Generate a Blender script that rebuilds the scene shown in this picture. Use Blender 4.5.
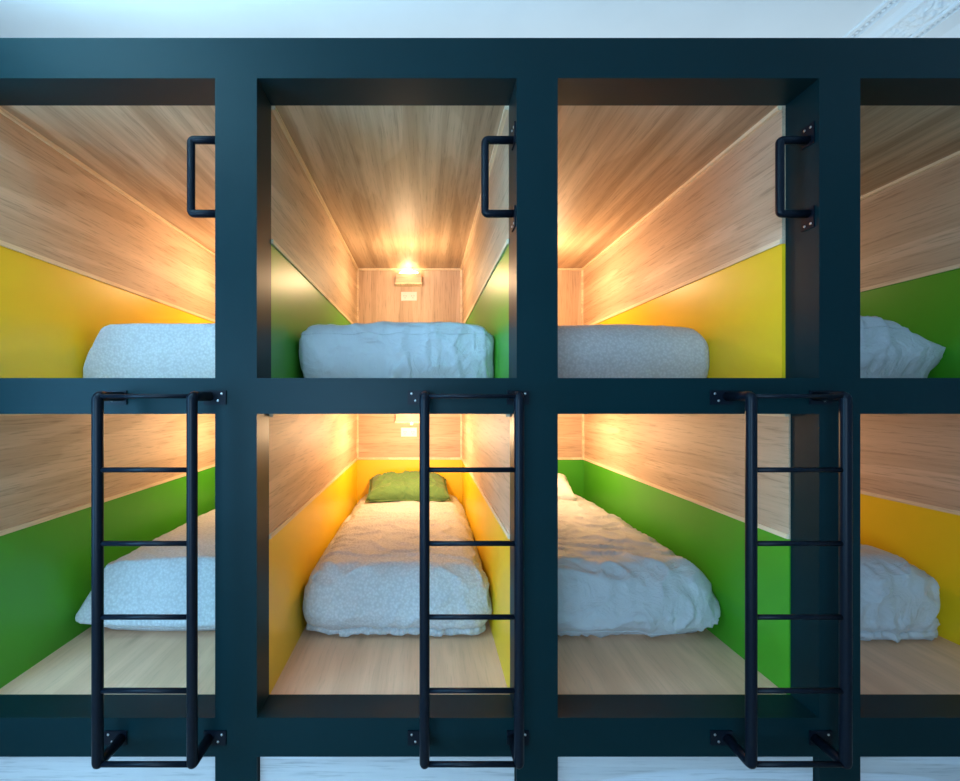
import bpy, bmesh, math, random
from mathutils import Vector, Matrix, noise
R = math.radians
C = bpy.context.scene.collection
for o in list(bpy.data.objects): bpy.data.objects.remove(o)
random.seed(7)
E = 1.62            # eye height; all heights below are given relative to the eye and raised by E
CEIL = 1.78         # room ceiling above the eye

# ---------------------------------------------------------------- camera, world, light, exposure
cam = bpy.data.cameras.new('camera'); co = bpy.data.objects.new('camera', cam); C.objects.link(co)
co.location = (0, -1.6, E); co.rotation_euler = (R(90), 0, 0)
cam.sensor_width = 36; cam.lens = 430/960*36
cam.shift_x = 55/960; cam.shift_y = 7.5/960; cam.clip_start = .02
bpy.context.scene.camera = co
sc = bpy.context.scene
vs = sc.view_settings
vs.view_transform = 'Standard'; vs.look = 'None'; vs.gamma = 1; vs.use_curve_mapping = False; vs.exposure = 0.42
w = bpy.data.worlds.new('world'); sc.world = w; w.use_nodes = True
bg = w.node_tree.nodes['Background']; bg.inputs[0].default_value = (.35, .62, 1, 1); bg.inputs[1].default_value = .6
def area(name, loc, rot, sx, sy, power, col):
    l = bpy.data.lights.new(name, 'AREA'); l.shape = 'RECTANGLE'; l.size = sx; l.size_y = sy
    l.energy = power; l.color = col
    o = bpy.data.objects.new(name, l); C.objects.link(o); o.location = loc; o.rotation_euler = rot
    return o
DAY = (.36, .70, 1.0)
area('window_daylight', (-2.12, -1.32, E+.0), (0, R(-90), 0), 1.9, 1.2, 50, (.22, .60, 1.0))   # window in the left wall
area('window_daylight', (-1.05, -3.97, E-.25), (R(90), 0, 0), 1.5, 2.1, 92, (.42, .71, 1.0))     # window behind the camera
area('left_ceiling_fill', (-2.05, -.95, E+.8), (0, R(-155), 0), .7, 1.2, 62, (.36, .78, 1.0)).data.spread = R(100)  # added fill by the left window, aimed up to brighten the ceiling
area('bunk_top_fill', (.3, .75, E+1.36), (R(180), 0, 0), 4.7, 1.0, 8.8, (.64, .85, 1.0))   # added cool fill on top of the bunks, no fixture, brightens the plaster ceiling


# ---------------------------------------------------------------- materials
def mat(name, col, rough=.5, metal=0, spec=.5):
    m = bpy.data.materials.new(name); m.use_nodes = True
    b = m.node_tree.nodes['Principled BSDF']
    b.inputs['Base Color'].default_value = (*col, 1); b.inputs['Roughness'].default_value = rough
    b.inputs['Metallic'].default_value = metal; b.inputs['Specular IOR Level'].default_value = spec
    return m
def N(m, t, **k):
    n = m.node_tree.nodes.new(t)
    for a, v in k.items(): setattr(n, a, v)
    return n
def L(m, a, b): m.node_tree.links.new(a, b)
def ramp(m, fac, stops):
    r = N(m, 'ShaderNodeValToRGB'); e = r.color_ramp.elements
    while len(e) < len(stops): e.new(.5)
    for i, (p, c) in enumerate(stops): e[i].position = p; e[i].color = (*c, 1) if len(c) == 3 else c
    L(m, fac, r.inputs[0]); return r.outputs[0]
def mix(m, a, b, f, mode='MIX'):
    x = N(m, 'ShaderNodeMix', data_type='RGBA', blend_type=mode)
    for s, v in ((x.inputs[0], f), (x.inputs[6], a), (x.inputs[7], b)):
        if hasattr(v, 'links') or isinstance(v, bpy.types.NodeSocket): L(m, v, s)
        else: s.default_value = v if not isinstance(v, tuple) else (*v, 1)
    return x.outputs[2]

def wood(name, axis, light, dark, plank=None, rough=.55, bump=.06, streak=.55, fig=.42):
    """oak laminate: grain runs along axis (0 x, 1 y, 2 z)"""
    m = mat(name, light, rough); b = m.node_tree.nodes['Principled BSDF']
    tc = N(m, 'ShaderNodeTexCoord'); 
    def mapped(long, cross, off=0):
        mp = N(m, 'ShaderNodeMapping'); s = [cross]*3; s[axis] = long
        mp.inputs['Scale'].default_value = s; mp.inputs['Location'].default_value = (off, off*1.3, off*.7)
        L(m, tc.outputs['Object'], mp.inputs[0]); return mp.outputs[0]
    def nz(vec, sc_, det=4, dist=0, r=.55):
        n = N(m, 'ShaderNodeTexNoise'); n.inputs['Scale'].default_value = sc_; n.inputs['Detail'].default_value = det
        n.inputs['Distortion'].default_value = dist; n.inputs['Roughness'].default_value = r
        L(m, vec, n.inputs['Vector']); return n.outputs[0]
    fine = nz(mapped(2.4, 50), 2.2, 7, .3, .65)
    broad = nz(mapped(.14, 9, 3), 1.3, 6, .15, .7)
    # cathedral figure: bands of a distorted slow field
    fld = nz(mapped(.30, 3.0, 11), 1.0, 2.2, .2)
    mul = N(m, 'ShaderNodeMath', operation='MULTIPLY'); L(m, fld, mul.inputs[0]); mul.inputs[1].default_value = 30
    sn = N(m, 'ShaderNodeMath', operation='SINE'); L(m, mul.outputs[0], sn.inputs[0])
    mid = tuple((a+c)/2 for a, c in zip(light, dark))
    c1 = ramp(m, broad, [(.36, dark), (.49, mid), (.62, light)])
    c2 = ramp(m, fine, [(.34, tuple(v*.62 for v in mid)), (.47, light), (.7, tuple(min(1, v*1.08) for v in light))])
    col = mix(m, c1, c2, streak)
    figm = ramp(m, sn.outputs[0], [(0, (.66,.58,.50)), (.22, (.92,.90,.88)), (.5, (1,1,1)), (1, (1,1,1))])
    col = mix(m, col, figm, fig, 'MULTIPLY')
    # a few knots and dark flecks
    v = N(m, 'ShaderNodeTexVoronoi'); v.inputs['Scale'].default_value = 1.0; L(m, mapped(1.6, 5.5, 5), v.inputs['Vector'])
    kn = ramp(m, v.outputs['Distance'], [(0, (.45,.36,.28)), (.09, (.8,.76,.72)), (.16, (1,1,1))])
    col = mix(m, col, kn, .6, 'MULTIPLY')
    L(m, col, b.inputs['Base Color'])
    bp = N(m, 'ShaderNodeBump'); bp.inputs['Strength'].default_value = bump; bp.inputs['Distance'].default_value = .002
    L(m, fine, bp.inputs['Height']); L(m, bp.outputs[0], b.inputs['Normal'])
    return m
OL, OD = (.70, .51, .35), (.45, .30, .185)
wood_x = wood('oak_across', 0, OL, OD)
wood_y = wood('oak_along', 1, OL, OD)
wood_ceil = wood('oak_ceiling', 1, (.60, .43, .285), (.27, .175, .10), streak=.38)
wood_z = wood('oak_upright', 2, OL, OD)
wood_floor = wood('oak_floor', 1, (.96, .58, .37), (.86, .50, .31), streak=.25, fig=.15)
white_wood = wood('whitewashed_board', 0, (.70, .70, .73), (.50, .51, .55), streak=.5, rough=.6)
room_boards = wood('room_floorboards', 1, (.40, .30, .20), (.25, .17, .10))
trim_m = wood('pale_trim', 1, (.92, .74, .50), (.82, .62, .40), bump=.05)

def paint(name, col, rough=.45, var=.06, scale=3, bump=.05):
    m = mat(name, col, rough); b = m.node_tree.nodes['Principled BSDF']
    tc = N(m, 'ShaderNodeTexCoord')
    n = N(m, 'ShaderNodeTexNoise'); n.inputs['Scale'].default_value = scale; n.inputs['Detail'].default_value = 5
    L(m, tc.outputs['Object'], n.inputs['Vector'])
    lo = tuple(c*(1-var) for c in col); hi = tuple(min(1, c*(1+var)) for c in col)
    L(m, ramp(m, n.outputs[0], [(.3, lo), (.7, hi)]), b.inputs['Base Color'])
    n2 = N(m, 'ShaderNodeTexNoise'); n2.inputs['Scale'].default_value = 180; L(m, tc.outputs['Object'], n2.inputs['Vector'])
    bp = N(m, 'ShaderNodeBump'); bp.inputs['Strength'].default_value = bump; bp.inputs['Distance'].default_value = .001
    L(m, n2.outputs[0], bp.inputs['Height']); L(m, bp.outputs[0], b.inputs['Normal'])
    return m
navy = paint('dark_teal_paint', (.0016, .0180, .0225), .40, .05); navy.node_tree.nodes['Principled BSDF'].inputs['Specular IOR Level'].default_value = .14
yellow = paint('yellow_laminate', (.90, .57, .010), .38, .03)
green = paint('green_laminate', (.065, .35, .014), .38, .03)
wall_paint = paint('grey_wall_paint', (.34, .36, .38), .8, .02)
plaster = paint('white_plaster', (.88, .89, .90), .9, .02, bump=.1)
metal = paint('black_powder_coat', (.004, .007, .013), .36, .05, bump=.05); metal.node_tree.nodes['Principled BSDF'].inputs['Specular IOR Level'].default_value = .16
steel = mat('screw_steel', (.55, .55, .55), .3, 1)
plastic = mat('white_plastic', (.80, .76, .70), .35)
slot_m = mat('socket_slots', (.05, .045, .04), .5)

def fabric(name, col, kind, col2=None):
    m = mat(name, col, .92, spec=.2); b = m.node_tree.nodes['Principled BSDF']
    b.inputs['Sheen Weight'].default_value = .15
    tc = N(m, 'ShaderNodeTexCoord')
    if kind == 'seersucker':
        v = N(m, 'ShaderNodeTexVoronoi', feature='F1'); v.inputs['Scale'].default_value = 80
        L(m, tc.outputs['Object'], v.inputs['Vector']); h = v.outputs['Distance']
        dk = tuple(c*.80 for c in col)
        L(m, ramp(m, h, [(.15, col), (.75, dk)]), b.inputs['Base Color'])
        s, d = .7, .004
    else:
        n = N(m, 'ShaderNodeTexNoise'); n.inputs['Scale'].default_value = 14; n.inputs['Detail'].default_value = 7
        n.inputs['Roughness'].default_value = .62; n.inputs['Distortion'].default_value = 1.2
        L(m, tc.outputs['Object'], n.inputs['Vector']); 
        n2 = N(m, 'ShaderNodeTexNoise'); n2.inputs['Scale'].default_value = 7; n2.inputs['Detail'].default_value = 3
        n2.inputs['Distortion'].default_value = 1.6; L(m, tc.outputs['Object'], n2.inputs['Vector'])
        a1 = N(m, 'ShaderNodeMath', operation='SUBTRACT'); L(m, n2.outputs[0], a1.inputs[0]); a1.inputs[1].default_value = .5
        a2 = N(m, 'ShaderNodeMath', operation='ABSOLUTE'); L(m, a1.outputs[0], a2.inputs[0])
        a3 = N(m, 'ShaderNodeMath', operation='MULTIPLY_ADD'); L(m, a2.outputs[0], a3.inputs[0]); a3.inputs[1].default_value = -3.0
        L(m, n.outputs[0], a3.inputs[2]); h = a3.outputs[0]
        s, d = .55, .013
    bp = N(m, 'ShaderNodeBump'); bp.inputs['Strength'].default_value = s; bp.inputs['Distance'].default_value = d
    L(m, h, bp.inputs['Height']); L(m, bp.outputs[0], b.inputs['Normal'])
    return m
linen = fabric('crumpled_white_cotton', (.54, .56, .58), 'linen')
seer = fabric('textured_white_cotton', (.60, .62, .63), 'seersucker')
green_cloth = fabric('green_pillowcase', (.13, .25, .075), 'linen')
white_cloth = fabric('white_pillowcase', (.78, .78, .76), 'linen')
def emis(name, col, s):
    m = mat(name, (1, .9, .7), .4); b = m.node_tree.nodes['Principled BSDF']
    b.inputs['Emission Color'].default_value = (*col, 1); b.inputs['Emission Strength'].default_value = s
    return m
bulb_m = emis('warm_bulb', (1, .70, .38), 12)
dim_bulb_m = emis('warm_bulb_dim', (1, .60, .26), 10)

# ---------------------------------------------------------------- mesh helpers
def obj(name, bm, m, parent=None, smooth=False, bevel=0, loc=(0, 0, 0)):
    """vertices are written in world metres relative to loc (+ the parent's place)"""
    me = bpy.data.meshes.new(name)
    if bevel:
        bmesh.ops.bevel(bm, geom=[e for e in bm.edges if e.is_manifold and e.calc_face_angle(0) > .6], offset=bevel, segments=2, affect='EDGES', profile=.5)
    bmesh.ops.recalc_face_normals(bm, faces=bm.faces)
    bm.to_mesh(me); bm.free()
    if smooth:
        for p in me.polygons: p.use_smooth = True
    for x in (m if isinstance(m, (list, tuple)) else [m]): me.materials.append(x)
    o = bpy.data.objects.new(name, me); C.objects.link(o); o.location = loc
    if parent: o.parent = parent
    return o
def thing(name, label, cat, loc=(0, 0, 0), group=None):
    o = bpy.data.objects.new(name, None); C.objects.link(o); o.location = loc; o.empty_display_size = .05
    return tag(o, label, cat, group)
def tag(o, label, cat, group=None):
    o['label'] = label; o['category'] = cat
    if group: o['group'] = group
    return o
def struct(name, bm, m, label=None):
    o = obj(name, bm, m); o['kind'] = 'structure'
    if label: o['label'] = label; 
    return o
def box(bm, x0, x1, y0, y1, z0, z1):
    v = [bm.verts.new(p) for p in ((x0,y0,z0),(x1,y0,z0),(x1,y1,z0),(x0,y1,z0),(x0,y0,z1),(x1,y0,z1),(x1,y1,z1),(x0,y1,z1))]
    for f in ((0,3,2,1),(4,5,6,7),(0,1,5,4),(1,2,6,5),(2,3,7,6),(3,0,4,7)): bm.faces.new([v[i] for i in f])
    return v
def bx(*a):
    bm = bmesh.new(); box(bm, *a); return bm
def tube(bm, pts, r, seg=16, caps=True):
    pts = [Vector(p) for p in pts]; rings = []; up = None
    for i, p in enumerate(pts):
        d = (pts[min(i+1, len(pts)-1)] - pts[max(i-1, 0)]).normalized()
        if up is None:
            up = Vector((0, 0, 1)) if abs(d.z) < .9 else Vector((1, 0, 0))
        a = d.cross(up).normalized(); up = a.cross(d).normalized()
        rings.append([bm.verts.new(p + r*(math.cos(t)*a + math.sin(t)*up)) for t in (2*math.pi*k/seg for k in range(seg))])
    for A, B in zip(rings, rings[1:]):
        for k in range(seg): bm.faces.new((A[k], A[(k+1) % seg], B[(k+1) % seg], B[k]))
    if caps: bm.faces.new(rings[0]); bm.faces.new(rings[-1])
def corner_path(pts, r, n=6):
    """polyline with rounded corners"""
    pts = [Vector(p) for p in pts]; out = [pts[0]]
    for a, b, c in zip(pts, pts[1:], pts[2:]):
        u = (a-b).normalized(); v = (c-b).normalized(); p0 = b+u*r; p1 = b+v*r
        for k in range(n+1):
            t = k/n; out.append((1-t)**2*p0 + 2*t*(1-t)*b + t*t*p1)
    out.append(pts[-1]); return out

# ---------------------------------------------------------------- layout (metres, x from the camera axis, heights from the eye)
POSTS = [(-2.105, -1.749), (-.781, -.626), (.341, .494), (1.467, 1.620), (2.587, 2.738)]
BAYS = [(POSTS[i][1], POSTS[i+1][0]) for i in range(4)]
TOP0, TOP1 = 1.19, 1.340
MID0, MID1 = -.0595, .0744
BOT0, BOT1 = -1.335, -1.19
DU, DL = .150, .126        # depth of the frame, upper and lower storey
YB = 2.36                  # back wall of every bunk
FU, FL = .012, -1.197      # bunk floors
CU, CL = 1.19, -.0595      # bunk ceilings
BRD = {1: .628, 0: -.567}  # top of the painted panels

# ---------------------------------------------------------------- the room
XL, XR, YF, YK = -2.11, 2.75, -4.0, 2.55
struct('floor', bx(XL-.1, XR+.1, YF-.1, YK+.1, -.1, 0), room_boards)
struct('ceiling', bx(XL-.1, XR+.1, YF-.1, YK+.1, E+CEIL, E+CEIL+.1), plaster)
struct('wall_right', bx(XR, XR+.1, YF-.1, YK+.1, 0, E+CEIL), wall_paint)
struct('wall_back', bx(XL-.1, XR, YK, YK+.1, 0, E+CEIL), plaster)
# left wall with its window opening
bm = bmesh.new()
wy0, wy1, wz0, wz1 = -1.95, -.70, E-.95, E+.95
box(bm, XL-.1, XL, YF-.1, wy0, 0, E+CEIL); box(bm, XL-.1, XL, wy1, YK, 0, E+CEIL)
box(bm, XL-.1, XL, wy0, wy1, 0, wz0); box(bm, XL-.1, XL, wy0, wy1, wz1, E+CEIL)
struct('wall_left', bm, wall_paint)
bm = bmesh.new()
vx0, vx1, vz0, vz1 = -1.85, -.25, E-1.35, E+.85
box(bm, XL, vx0, YF-.1, YF, 0, E+CEIL); box(bm, vx1, XR, YF-.1, YF, 0, E+CEIL)
box(bm, vx0, vx1, YF-.1, YF, 0, vz0); box(bm, vx0, vx1, YF-.1, YF, vz1, E+CEIL)
struct('wall_front', bm, wall_paint)
def winframe(axis, a0, a1, z0, z1, c):
    bm = bmesh.new()
    def b(a, a_, z, z_):
        if axis == 'y': box(bm, c-.03, c+.0, a, a_, z, z_)
        else: box(bm, a, a_, c-.03, c+.0, z, z_)
    t = .05
    b(a0, a0+t, z0, z1); b(a1-t, a1, z0, z1); b(a0+t, a1-t, z0, z0+t); b(a0+t, a1-t, z1-t, z1)
    b(a0+t, a1-t, (z0+z1)/2-.02, (z0+z1)/2+.02)
    return bm
wpaint = mat('window_paint', (.8, .8, .8), .4)
struct('window_1', winframe('y', wy0, wy1, wz0, wz1, XL-.065), wpaint)
struct('window_2', winframe('x', vx0, vx1, vz0, vz1, YF-.065), wpaint)

# plaster cornice along the right wall: swept profile, two bead rows, a modelled leaf band
def fx(x): return x if x < 2.108 else (2.108+(x-2.108)*.65 if x < 2.42 else 2.3108+(x-2.42)*(.4392/.33))
def cornice():
    bm = bmesh.new(); H = E+CEIL; y0, y1 = YF, YK
    prof = [(2.060, 0), (2.062, -.012), (2.078, -.014), (2.080, -.004), (2.106, -.004), (2.108, -.022), (2.150, -.026), (2.182, -.040),
            (2.196, -.055), (2.205, -.058), (2.207, -.044), ('leaf',), (2.372, -.078), (2.374, -.092), (2.392, -.094), (2.393, -.082),
            (2.420, -.082), (2.421, -.098), (2.48, -.104), (2.53, -.13), (2.56, -.18), (2.59, -.19), (2.60, -.23), (2.66, -.26), (2.70, -.33), (2.75, -.34), (2.75, 0)]
    prof = [(fx(p[0]), p[1]) if len(p) == 2 else p for p in prof]
    for a, b in zip(prof, prof[1:]):
        if len(a) == 1 or len(b) == 1: continue
        v = [bm.verts.new(p) for p in ((a[0], y0, H+a[1]), (b[0], y0, H+b[1]), (b[0], y1, H+b[1]), (a[0], y1, H+a[1]))]
        bm.faces.new(v)
    # leaf band
    nx = 20; yy = []; y = y0
    while y < y1: yy.append(y); y += .008 if -.3 < y < .9 else .1
    yy.append(y1); g = []
    for y in yy:
        row = []
        for i in range(nx+1):
            s = i/nx; x = 2.207+.165*s
            z = -.044-.034*s
            if -.3 < y < .9:
                u = ((y+5) % .15)/.15-.5
                leaf = max(0, 1-((u/.42)**2+((s-.5)/.48)**2))
                rib = .5+.5*math.cos(22*(u+.35*abs(s-.5))) if s > .0 else 0
                curl = .5+.5*math.sin(17*s+9*abs(u))
                z -= .018*math.sqrt(leaf)*(.45+.55*rib*curl) + .005*noise.noise(Vector((x*60, y*60, 0)))
            row.append(bm.verts.new((fx(x), y, H+z)))
        g.append(row)
    for A, B in zip(g, g[1:]):
        for i in range(nx): bm.faces.new((A[i], A[i+1], B[i+1], B[i]))
    # beads: only spaced along the stretch that can be seen
    for xc, zc, r, st in ((2.093, -.009, .0085, .024), (fx(2.4065), -.088, .007, .020)):
        y = -.5
        while y < 1.3:
            m4 = Matrix.Translation((xc, y, H+zc)) @ Matrix.Diagonal((1, 1, .9, 1))
            bmesh.ops.create_uvsphere(bm, u_segments=8, v_segments=6, radius=r, matrix=m4); y += st
    return bm
o = struct('trim_1', cornice(), plaster)

# ---------------------------------------------------------------- the painted frame
fr = thing('built_in_bunk_bed', 'dark teal painted timber frame of square openings holding all eight bunks', 'bunk bed frame', (0, 0, 0))
for a, b in POSTS:
    bm = bmesh.new()
    # one post with a deeper upper storey
    prof = [(0, 0), (DL, 0), (DL, E+MID0), (DU, E+MID0), (DU, E+TOP0), (0, E+TOP0)]
    va = [bm.verts.new((a, y, z)) for y, z in prof]; vb = [bm.verts.new((b, y, z)) for y, z in prof]
    bm.faces.new(va); bm.faces.new(vb[::-1])
    for i in range(6): bm.faces.new((va[i], va[(i+1) % 6], vb[(i+1) % 6], vb[i]))
    obj('post', bm, navy, fr, bevel=.0015)
obj('top_rail', bx(POSTS[0][0], POSTS[-1][1], 0, DU, E+TOP0, E+TOP1), navy, fr, bevel=.002)
for a, b in BAYS:
    obj('middle_rail', bx(a, b, 0, DU, E+MID0, E+MID1), navy, fr, bevel=.0015)
    obj('bottom_rail', bx(a, b, 0, DL, E+BOT0, E+BOT1), navy, fr, bevel=.0015)
# white boards below the bottom rail
where = ['below the leftmost lower bunk', 'below the lower bunk with the green pillow', 'below the third lower bunk', 'below the dim rightmost lower bunk']
for (a, b), wh in zip(BAYS, where):
    p = obj('storage_front', bx(a+.004, b-.004, .022, .042, .02, E+BOT0-.004), white_wood, bevel=.002)
    tag(p, 'whitewashed wood board front ' + wh, 'drawer front', 'whitewashed fronts under the bunks')

# ---------------------------------------------------------------- the eight bunk compartments
def compartment(i, up):
    a, b = BAYS[i]; z0 = FU if up else FL; z1 = CU if up else CL; y0 = DU if up else DL
    br = BRD[up]; colr = [yellow, green, yellow, green][i] if up else [green, yellow, green, yellow][i]
    cn = 'yellow' if colr is yellow else 'green'
    desc = {(0,1): 'upper oak bunk box with yellow lower walls, leftmost above the first ladder',
            (1,1): 'upper oak bunk box with green lower walls and glowing lamp on its back wall',
            (2,1): 'upper oak bunk box with yellow lower walls, between the green upper ones',
            (3,1): 'upper oak bunk box with dark green lower wall at the right edge',
            (0,0): 'lower oak bunk box with green lower walls behind the leftmost ladder',
            (1,0): 'lower oak bunk box with bright yellow lower walls around the green pillow',
            (2,0): 'lower oak bunk box with green lower walls behind the rightmost ladder',
            (3,0): 'lower oak bunk box with shadowy yellow lower wall at the right edge'}[(i, up)]
    if i == 2: b -= .014 if up else .006
    t = thing('bunk_compartment', desc, 'bunk', (a, y0, E+z0))
    T = .018
    def P(name, x0, x1, ya, yb, za, zb, m, lab=None, bev=0):
        o = obj(name, bx(x0-a, x1-a, ya-y0, yb-y0, za-z0, zb-z0), m, t, bevel=bev)
        if lab: o['label'] = lab
        return o
    for s in (0, 1):
        x0, x1 = (a-T, a) if s == 0 else (b, b+T)
        P('side_panel', x0, x1, y0, YB, br, z1+T, wood_y)
        P('painted_panel', x0, x1, y0, YB, z0-T, br, colr, cn + ' painted lower side panel')
    P('back_panel', a, b, YB, YB+T, br, z1+T, wood_z if up else wood_x)
    P('painted_panel', a, b, YB, YB+T, z0-T, br, colr, cn + ' painted lower back panel')
    P('ceiling_panel', a, b, y0, YB, z1, z1+T, wood_ceil)
    P('floor_panel', a, b, y0, YB, z0-T, z0, wood_floor)
    # pale trim strips
    q = .007; h = .020
    for x0, x1 in ((a, a+q), (b-q, b)):
        P('trim_strip', x0, x1, y0+.001, YB-q, br, br+h, trim_m)
    P('trim_strip', a, b, YB-q, YB, br, br+h, trim_m)
    h2 = .016
    for x0, x1 in ((a, a+h2), (b-h2, b)):
        P('trim_strip', x0, x1, y0+.001, YB-h2, z1-h2, z1, trim_m)
        P('trim_strip', x0, x1, YB-h2, YB, br+h, z1-h2, trim_m)
    P('trim_strip', a, b, YB-h2, YB, z1-h2, z1, trim_m)
    return t
for i in range(4):
    for up in (1, 0): compartment(i, up)

# ---------------------------------------------------------------- wall lamps and sockets at the head of every bunk
POWER = {(0,1): 13.5, (1,1): 11, (2,1): 14.5, (3,1): 5, (0,0): 13, (1,0): 20, (2,0): 17, (3,0): 6.5}
names = {(0,1): 'leftmost upper bunk', (1,1): 'upper bunk with green walls', (2,1): 'third upper bunk', (3,1): 'rightmost upper bunk',
         (0,0): 'leftmost lower bunk', (1,0): 'lower bunk above the green pillow', (2,0): 'third lower bunk', (3,0): 'rightmost lower bunk'}
def lamp(i, up):
    a, b = BAYS[i]; cx = (a+b)/2-.005; zc = CU if up else CL
    t = thing('wall_lamp', 'small wooden box lamp glowing in the ' + names[(i, up)], 'lamp', (cx, YB, E+zc-.165))
    W = .115; D = .085
    bm = bmesh.new()       # open-topped box
    box(bm, -W, W, -D, -D+.010, .012, .098); box(bm, -W, W, -.010, 0, .012, .098)
    box(bm, -W, -W+.010, -D+.010, -.010, .012, .098); box(bm, W-.010, W, -D+.010, -.010, .012, .098)
    obj('lamp_box', bm, wood_x, t, bevel=.001)
    obj('base_ledge', bx(-W-.008, W+.006, -D-.012, 0, 0, .012), trim_m, t, bevel=.0015)
    bm = bmesh.new()
    bmesh.ops.create_uvsphere(bm, u_segments=20, v_segments=12, radius=1, matrix=Matrix.Translation((0, -.045, .112)) @ Matrix.Diagonal((.085, .026, .026, 1)))
    obj('bulb', bm, bulb_m if i < 3 else dim_bulb_m, t, smooth=True)
    # curled reading-light arm
    bm = bmesh.new()
    if up: path = [(.045, -D+.005, .09), (.05, -D-.012, .12), (.04, -D-.02, .135), (.025, -D-.012, .125), (.03, -D, .145), (.04, -D+.01, .158)]
    else: path = [(.03, -D-.008, .006), (.03, -D-.026, .004), (.028, -D-.030, -.002)]
    tube(bm, path, .0035, 8); obj('reading_arm', bm, trim_m, t, smooth=True)
    if not up:
        bm = bmesh.new(); bmesh.ops.create_uvsphere(bm, u_segments=12, v_segments=8, radius=.011, matrix=Matrix.Translation((.028, -D-.030, -.004)))
        obj('reading_bulb', bm, bulb_m if i < 3 else dim_bulb_m, t, smooth=True)
    l = bpy.data.lights.new('lamp_and_fill_light', 'POINT'); l.energy = POWER[(i, up)]; l.color = (1, .66, .36); l.shadow_soft_size = .05
    lo = bpy.data.objects.new('lamp_and_fill_light', l); C.objects.link(lo); lo.parent = t; lo.location = (0, -.64, -.12 if up else -.02)  # added fill hung ahead of the lamp, no fixture; next light is the bulb's
    l2 = l.copy(); l2.energy = .5 if i < 3 else .2; l2.shadow_soft_size = .02; l2.color = (1, .66, .34)
    lo2 = bpy.data.objects.new('lamp_and_fill_light', l2); C.objects.link(lo2); lo2.parent = t; lo2.location = (0, -.11, .125)
    # socket
    s = thing('power_socket', 'white power socket under the lamp in the ' + names[(i, up)], 'socket', (cx, YB, E+zc-.255))
    obj('cover_plate', bx(-.072, .072, -.009, 0, -.040, .040), plastic, s, bevel=.003)
    for dx in (-.036, .036):
        bm = bmesh.new()
        for (u, v, ang) in ((-.010, .004, .5), (.010, .004, -.5), (0, -.014, 0)):
            m4 = Matrix.Translation((dx+u, -.0095, v)) @ Matrix.Rotation(ang, 4, 'Y') @ Matrix.Diagonal((.003, .002, .010, 1))
            bmesh.ops.create_cube(bm, size=1, matrix=m4)
        obj('outlet', bm, slot_m, s)
        obj('switch', bx(dx-.006, dx+.006, -.0125, -.009, .020, .032), plastic, s, bevel=.001)
for i in range(4):
    for up in (1, 0): lamp(i, up)

# ---------------------------------------------------------------- beds
def roundbox_mesh(nx, ny, nz):
    """closed grid cube with -1..1 coordinates"""
    vs = {}; bm = bmesh.new(); n = (nx, ny, nz)
    def V(i, j, k):
        key = (i, j, k)
        if key not in vs: vs[key] = bm.verts.new((2*i/nx-1, 2*j/ny-1, 2*k/nz-1))
        return vs[key]
    for i in range(nx):
        for j in range(ny):
            for k in (0, nz): bm.faces.new((V(i,j,k), V(i+1,j,k), V(i+1,j+1,k), V(i,j+1,k)))
    for i in range(nx):
        for k in range(nz):
            for j in (0, ny): bm.faces.new((V(i,j,k), V(i+1,j,k), V(i+1,j,k+1), V(i,j,k+1)))
    for j in range(ny):
        for k in range(nz):
            for i in (0, nx): bm.faces.new((V(i,j,k), V(i,j+1,k), V(i,j+1,k+1), V(i,j,k+1)))
    return bm
def interp(tab, t):
    for (a, va), (b, vb) in zip(tab, tab[1:]):
        if t <= b:
            u = (t-a)/(b-a) if b > a else 0; u = max(0, min(1, u)); return va+(vb-va)*u*u*(3-2*u) if False else va+(vb-va)*u
    return tab[-1][1]
def ridged(p, sc_, seed):
    q = Vector((p.x*sc_[0], p.y*sc_[1], p.z*sc_[2])) + Vector((seed, seed*.7, seed*1.3))
    q += .5*Vector((noise.noise(q*.7), noise.noise(q*.7+Vector((9,0,0))), 0))
    return (1-min(1, abs(noise.noise(q))*3.2))**2
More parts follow.
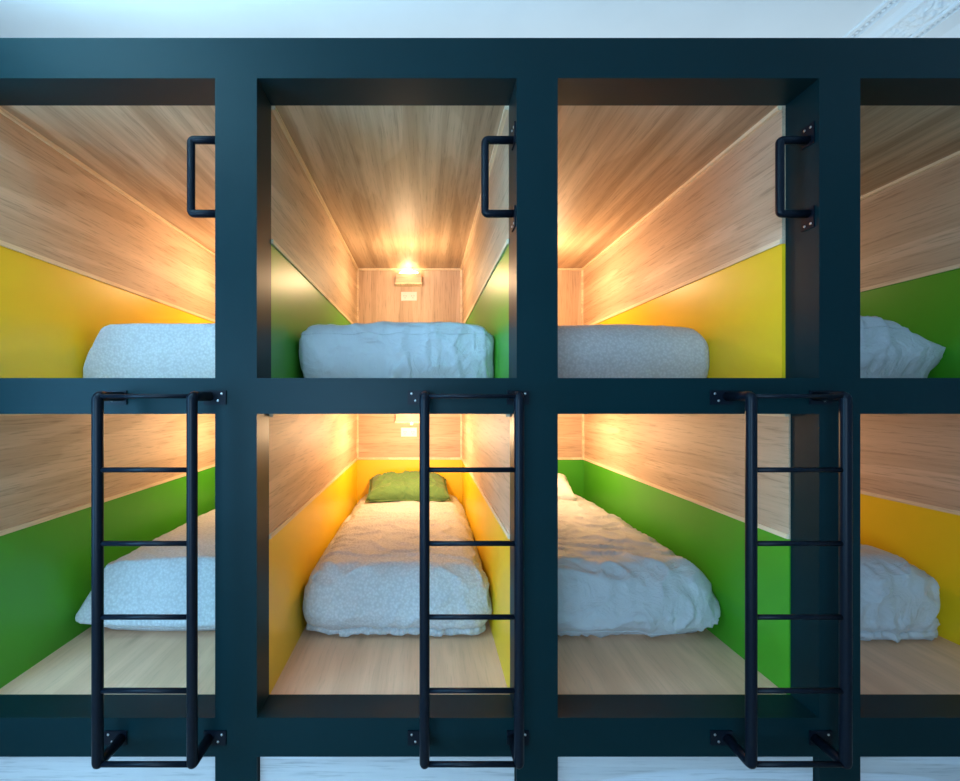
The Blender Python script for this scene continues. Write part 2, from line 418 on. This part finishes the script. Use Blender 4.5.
def bed(i, up, label, m, front, height, left, right, tuck, wr, rt=.10, rp=.13, seed=1, hem='plain', tilt=0, nose=.0):
    """left/right: tables (height fraction -> inset in m from the bay wall); tuck: table -> how far the front sits back"""
    a, b = BAYS[i]; z0 = FU if up else FL; cx = (a+b)/2; hw = (b-a)/2-.004
    yb = YB-.012; ln = yb-front; hy = ln/2
    o_loc = Vector((cx, front+hy, E+z0))
    bm = roundbox_mesh(72, 130, 26)
    for v in bm.verts:
        p = v.co.copy(); p.x = math.copysign(abs(p.x)**.9, p.x)
        q = Vector((p.x*hw, p.y*hy, (p.z*.5+.5)*height))
        # plan rounding at the front corners, edge rounding at the top
        e = Vector((max(0, abs(q.x)-(hw-rp)), max(0, -q.y-(hy-rp)), 0))
        if e.x > 0 and e.y > 0:
            l = e.length; mx = max(e.x, e.y); k = mx/l
            e2 = e*k
            q.x = math.copysign(hw-rp+e2.x, q.x); q.y = -(hy-rp)-e2.y
        # edge rounding: distance from the rim measured on the undeformed box
        dz = max(0, q.z-(height-rt)); 
        dx = max(0, abs(p.x*hw)-(hw-rt)); dyy = max(0, -p.y*hy-(hy-rt))
        dh = max(dx, dyy)
        if dz > 0 and dh > 0:
            l = math.hypot(dz, dh); mx = max(dz, dh); k = mx/l
            q.z = height-rt+dz*k; sh = dh*(1-k)
            if dx >= dyy: q.x -= math.copysign(sh, q.x)
            if dyy >= dx: q.y += sh
            if min(dx, dyy) > 0:
                if dx >= dyy: q.y += sh*.6*(dyy/dx)
                else: q.x -= math.copysign(sh*.6*(dx/dyy), q.x)
        # tucked profile
        t = q.z/height
        if q.x < 0: q.x *= 1-interp(left, t)/hw
        else: q.x *= 1-interp(right, t)/hw
        wf = max(0, min(1, (-q.y)/hy))**6
        q.y += interp(tuck, t)*wf
        # crown of the top, and the pull of the front panel
        if t > .6:
            q.z += (.018*(1-(q.x/hw)**2) + tilt*q.x)*(t-.6)/.4
            q.z -= .03*max(0, (q.y/hy))*(t-.6)/.4
        if t < .5 and nose: q.z += nose*(abs(q.x)/hw)**4*(1-t/.5)*wf
        v.co = q
    bm.normal_update()
    disp = {}
    for v in bm.verts:
        q = v.co; t = q.z/height
        if t < .02 and abs(v.normal.z) > .8: continue
        n = v.normal
        d = wr[0]*noise.noise(Vector((q.x*3.1, q.y*3.1, q.z*4))+Vector((seed*5, 0, 0)))
        if wr[1]: d += wr[1]*(ridged(q, (5.5, 9, 7), seed)-.3)
        if wr[2] and n.z < .75: d += wr[2]*(ridged(q, (13, 4, 3.5), seed+4)-.3)
        if wr[3]: d += wr[3]*noise.noise(q*22+Vector((seed, 0, 0)))
        disp[v] = n*d
    for v, d in disp.items():
        v.co += d
        v.co.x = max(-hw, min(hw, v.co.x)); v.co.y = min(hy, v.co.y); v.co.z = max(0, v.co.z)
    # the hem follows the lower edge of the front and the piping its upper edge
    ring = []
    zt = .07 if hem != 'top' else height-.022
    N_ = 120
    cand = sorted([v.co.copy() for v in bm.verts if v.co.y < -hy+.55], key=lambda c: c.x)
    o = obj('bed', bm, m, None, smooth=True, loc=o_loc)
    tag(o, label, 'bed')
    # sew line: scan the surface by rays
    bpy.context.view_layer.update()
    from mathutils.bvhtree import BVHTree
    tr = BVHTree.FromPolygons([v.co for v in o.data.vertices], [p.vertices for p in o.data.polygons])
    pts = []
    for k in range(N_+1):
        s = -1+2*k/N_; 
        ang = s*R(86)
        c = Vector((0, -hy+.50, 0)); 
        # fan of rays leaving the middle of the bed and meeting its front skin
        zz = zt-.02 + (.004*math.sin(k*1.7+seed)+.006*math.sin(k*.31+2*seed) if hem == 'frill' else .004*math.sin(k*.5+seed))
        d = Vector((math.sin(ang), -math.cos(ang), 0))
        st = Vector((c.x+d.x*2, c.y+d.y*2, zz))
        hit = tr.ray_cast(st, -d)
        if hit[0] is not None: pts.append(hit[0]+d*.001)
    if len(pts) > 5:
        if hem == 'frill':
            bm = bmesh.new(); rows = [[], [], []]
            for k, p in enumerate(pts):
                out = Vector((p.x*.6, p.y+hy-.5, 0)).normalized()
                wv = .004*math.sin(k*2.4+seed)+.003*math.sin(k*1.1)
                rows[0].append(bm.verts.new(p+Vector((0, 0, .004))))
                rows[1].append(bm.verts.new(p+out*(.003+.6*abs(wv))+Vector((0, 0, -.015))))
                rows[2].append(bm.verts.new(p+out*(.002+abs(wv)*1.2)+Vector((0, 0, -.030+.004*math.sin(k*.9)))))
            for A, B in zip(rows, rows[1:]):
                for k in range(len(A)-1): bm.faces.new((A[k], A[k+1], B[k+1], B[k]))
            for v in bm.verts: v.co.x = max(-hw, min(hw, v.co.x)); v.co.z = max(.002, v.co.z)
            h = obj('gathered_hem', bm, m, o, smooth=True)
            md = h.modifiers.new('thick', 'SOLIDIFY'); md.thickness = .003
        else:
            bm = bmesh.new(); tube(bm, pts, .0035, 8); h = obj('seam_piping', bm, m, o, smooth=True)
    return o

Z0 = [(0, .0), (1, .0)]
# upper storey
bed(0, 1, 'white textured bed end in the leftmost upper bunk with yellow walls', seer, .56, .362,
    [(0, .0), (.35, .005), (.6, .03), (.85, .07), (1, .09)], [(0, .0), (1, .02)], [(0, .0), (.4, 0), (1, .03)], (.010, .003, 0, .0005), rt=.04, rp=.05, seed=1, hem='plain')
bed(1, 1, 'white rumpled bed end in the upper bunk with green walls and visible lamp', linen, .44, .338,
    [(0, .045), (.25, .02), (.6, .0), (.8, .0), (1, .02)], [(0, .015), (.4, .0), (1, .01)], [(0, .05), (.35, .01), (.7, 0), (1, .0)], (.012, .010, .012, .001), rt=.085, rp=.08, seed=2, hem='top')
bed(2, 1, 'white textured bed with smoothly rounded corner in the third upper bunk', seer, .575, .36,
    [(0, .0), (1, .02)], [(0, .03), (.3, .0), (.6, .0), (1, .01)], [(0, .03), (.5, 0), (1, .01)], (.008, .003, 0, .0005), rt=.12, rp=.06, seed=3, hem='plain')
bed(3, 1, 'white crumpled bed with pointed corner in the rightmost upper bunk', linen, .50, .378,
    [(0, .0), (1, .02)], [(0, .06), (.3, .03), (.5, .0), (.62, .0), (.72, .06), (.86, .16), (1, .22)], [(0, .05), (.5, 0), (1, .02)], (.022, .014, .010, .002), rt=.05, rp=.08, seed=4, hem='top', tilt=-.05)
# lower storey
bed(0, 0, 'white bed with sloping side in the leftmost lower bunk behind the ladder', seer, .48, .36,
    [(0, .07), (.12, .03), (.3, .0), (.5, .03), (.75, .08), (1, .12)], [(0, .05), (.3, .0), (1, .05)], [(0, .13), (.15, .06), (.25, 0), (.7, .06), (1, .10)], (.012, .004, 0, .0005), rt=.07, rp=.09, seed=5, hem='plain', nose=.05)
bed(1, 0, 'white bed with textured cover and gathered hem under the green pillow', seer, .485, .345,
    [(0, .03), (.15, .01), (.35, .0), (.7, .01), (1, .05)], [(0, .05), (.3, .0), (.7, .01), (1, .05)], [(0, .115), (.1, .075), (.22, .02), (.4, 0), (.7, .03), (1, .06)], (.012, .014, .002, .001), rt=.10, rp=.10, seed=6, hem='frill', nose=.04)
bed(2, 0, 'white creased bed with white pillow in the third lower bunk', linen, .455, .36,
    [(0, .04), (1, .03)], [(0, .06), (.15, .02), (.3, .0), (.5, .01), (.8, .05), (1, .07)], [(0, .12), (.1, .07), (.25, .01), (.4, 0), (.8, .05), (1, .09)], (.014, .019, .006, .001), rt=.11, rp=.11, seed=7, hem='plain', nose=.02)
bed(3, 0, 'white bed with gathered corner in the dim rightmost lower bunk', linen, .46, .385,
    [(0, .04), (1, .03)], [(0, .03), (.15, .01), (.3, .02), (.6, .0), (.8, .05), (1, .16)], [(0, .07), (.1, .05), (.25, .01), (.4, 0), (.8, .02), (1, .06)], (.020, .016, .016, .003), rt=.10, rp=.14, seed=9, hem='frill')

# ---------------------------------------------------------------- pillows
def pillow(label, cx, y, z, w_, d_, h_, m, tiltx, rotz, seed):
    bm = bmesh.new(); nu, nv = 44, 30; sides = []
    for s in (1, -1):
        g = []
        for i in range(nu+1):
            row = []
            for j in range(nv+1):
                u = 2*i/nu-1; v = 2*j/nv-1
                edge = (1-u**4)*(1-v**4); th = max(0, edge)**.55
                # edges pull in between the corners
                x = u*w_/2*(1-.06*(1-v*v)*0-.05*(1-abs(v)**2)*abs(u)**3)
                yy = v*d_/2*(1-.08*(1-abs(u)**2)*abs(v)**3)
                zz = s*th*h_/2
                q = Vector((u*3+seed, v*3, s))
                zz += s*th*(.022*noise.noise(q*.8) + .026*((1-min(1, abs(noise.noise(q*1.0+Vector((4,0,0))))*3))**2))
                yy += .010*noise.noise(Vector((u*2, seed, v))); x += .012*noise.noise(Vector((v*2, seed, u)))
                zz += .02*(abs(u*v)**3)
                row.append(bm.verts.new((x, yy, zz)))
            g.append(row)
        sides.append(g)
    for g in sides:
        for i in range(nu):
            for j in range(nv): bm.faces.new((g[i][j], g[i+1][j], g[i+1][j+1], g[i][j+1]))
    bmesh.ops.remove_doubles(bm, verts=bm.verts, dist=.0004)
    o = obj('pillow', bm, m, None, smooth=True, loc=(cx, y, z)); o.rotation_euler = (R(tiltx), 0, R(rotz))
    tag(o, label, 'pillow')
    bm = bmesh.new(); per = []
    for k in range(80):
        t = k/20; sd = int(t); f = t-sd; c = [(-1,-1),(1,-1),(1,1),(-1,1)]
        p0, p1 = c[sd % 4], c[(sd+1) % 4]; u = p0[0]+(p1[0]-p0[0])*f; v = p0[1]+(p1[1]-p0[1])*f
        per.append((u*w_/2*(1-.05*(1-v*v)*abs(u)**3), v*d_/2*(1-.08*(1-u*u)*abs(v)**3), .0))
    per.append(per[0]); rows = []
    for (x, yy, zz), g in zip(per, range(81)):
        d = Vector((x/w_, yy/d_, 0)).normalized()
        rows.append((bm.verts.new((x*.98, yy*.98, 0)), bm.verts.new((x+d.x*.016, yy+d.y*.016, .004*math.sin(g*1.1)))))
    for A, B in zip(rows, rows[1:]): bm.faces.new((A[0], B[0], B[1], A[1]))
    f = obj('pillow_flange', bm, m, o, smooth=True); md = f.modifiers.new('t', 'SOLIDIFY'); md.thickness = .003
    return o
pillow('soft sage green pillow at the head of the yellow-walled lower bunk', -.145, 2.12, E-.790, .68, .44, .19, green_cloth, 12, 3, 2.3)
pillow('white pillow at the head of the third lower bunk, mostly hidden by a post', .92, 2.10, E-.775, .66, .42, .21, white_cloth, 15, -5, 5.1)

# ---------------------------------------------------------------- ladders
LY = -.12
def plate(bm, cx, cz, w_, h_, y0=-.005, y1=0.):
    box(bm, cx-w_/2, cx+w_/2, y0, y1, cz-h_/2, cz+h_/2)
def ladder(x0, label):
    sp = .325; t = thing('bunk_ladder', label, 'ladder', (x0, LY, E-1.28))
    Z = lambda z: z+1.28
    for x, s in ((0, -1), (sp, 1)):
        bm = bmesh.new()
        zt, zb = 0.006, -1.262
        path = corner_path([(x, -LY-.004, Z(zt)), (x, 0, Z(zt)), (x, 0, Z(zb)), (x, -LY-.004, Z(zb))], .014, 5)
        tube(bm, path, .0175, 18); obj('rail', bm, metal, t, smooth=True)
        for zz in (0.002, -1.262):
            bm = bmesh.new(); cxp = x+s*.022
            plate(bm, cxp, Z(zz), .082, .052, -LY-.006, -LY)
            br = obj('mounting_bracket', bm, metal, t, bevel=.002)
            for ux, uz in ((s*.048, .014), (s*.034, -.012)):
                bm = bmesh.new()
                bmesh.ops.create_uvsphere(bm, u_segments=10, v_segments=6, radius=.0048, matrix=Matrix.Translation((x+ux, -LY-.007, Z(zz)+uz)) @ Matrix.Diagonal((1, .5, 1, 1)))
                obj('screw', bm, steel, br, smooth=True)
    for k in range(6):
        bm = bmesh.new(); z = Z(.006-k*.2533); tube(bm, [(.008, 0, z), (sp-.008, 0, z)], .0088 if k else .0075, 14)
        obj('rung', bm, metal, t, smooth=True)
        if 0:
            pass
    return t
ladder(-1.1265, 'black metal ladder at the left, over the sloping white bed and green wall')
ladder(-.0015, 'black metal ladder in front of the yellow-walled bunk with the green pillow')
ladder(1.1225, 'black metal ladder at the right, ahead of the bright green panel')

# ---------------------------------------------------------------- grab handles on the posts
def handle(xp, label):
    t = thing('grab_handle', label, 'handle', (xp, .042, E+.6885))
    Z = lambda z: z-.6885
    bm = bmesh.new(); r = .0145; zt, zb = .999-r, .689+r; X = -.112
    tube(bm, corner_path([(-.003, 0, Z(zt)), (X, 0, Z(zt)), (X, 0, Z(zb)), (-.003, 0, Z(zb))], .013, 5), r, 18)
    obj('grip', bm, metal, t, smooth=True)
    for z, s in ((zt, 1), (zb, -1)):
        br = obj('mounting_plate', bx(-.005, 0, -.024, .030, Z(z+s*.018)-.040, Z(z+s*.018)+.040), metal, t, bevel=.002)
        for dy, dz in ((-.012, .042), (.014, .044)):
            bm = bmesh.new()
            bmesh.ops.create_uvsphere(bm, u_segments=10, v_segments=6, radius=.005, matrix=Matrix.Translation((-.006, dy, Z(z)+s*dz)) @ Matrix.Diagonal((.5, 1, 1, 1)))
            obj('screw', bm, steel, br, smooth=True)
handle(POSTS[1][0], 'black grab handle on the leftmost visible post, half hidden behind it')
handle(POSTS[2][0], 'black grab handle in the green upper bunk opening beside the lamp')
handle(POSTS[3][0], 'black grab handle on the right post with both screwed plates showing')
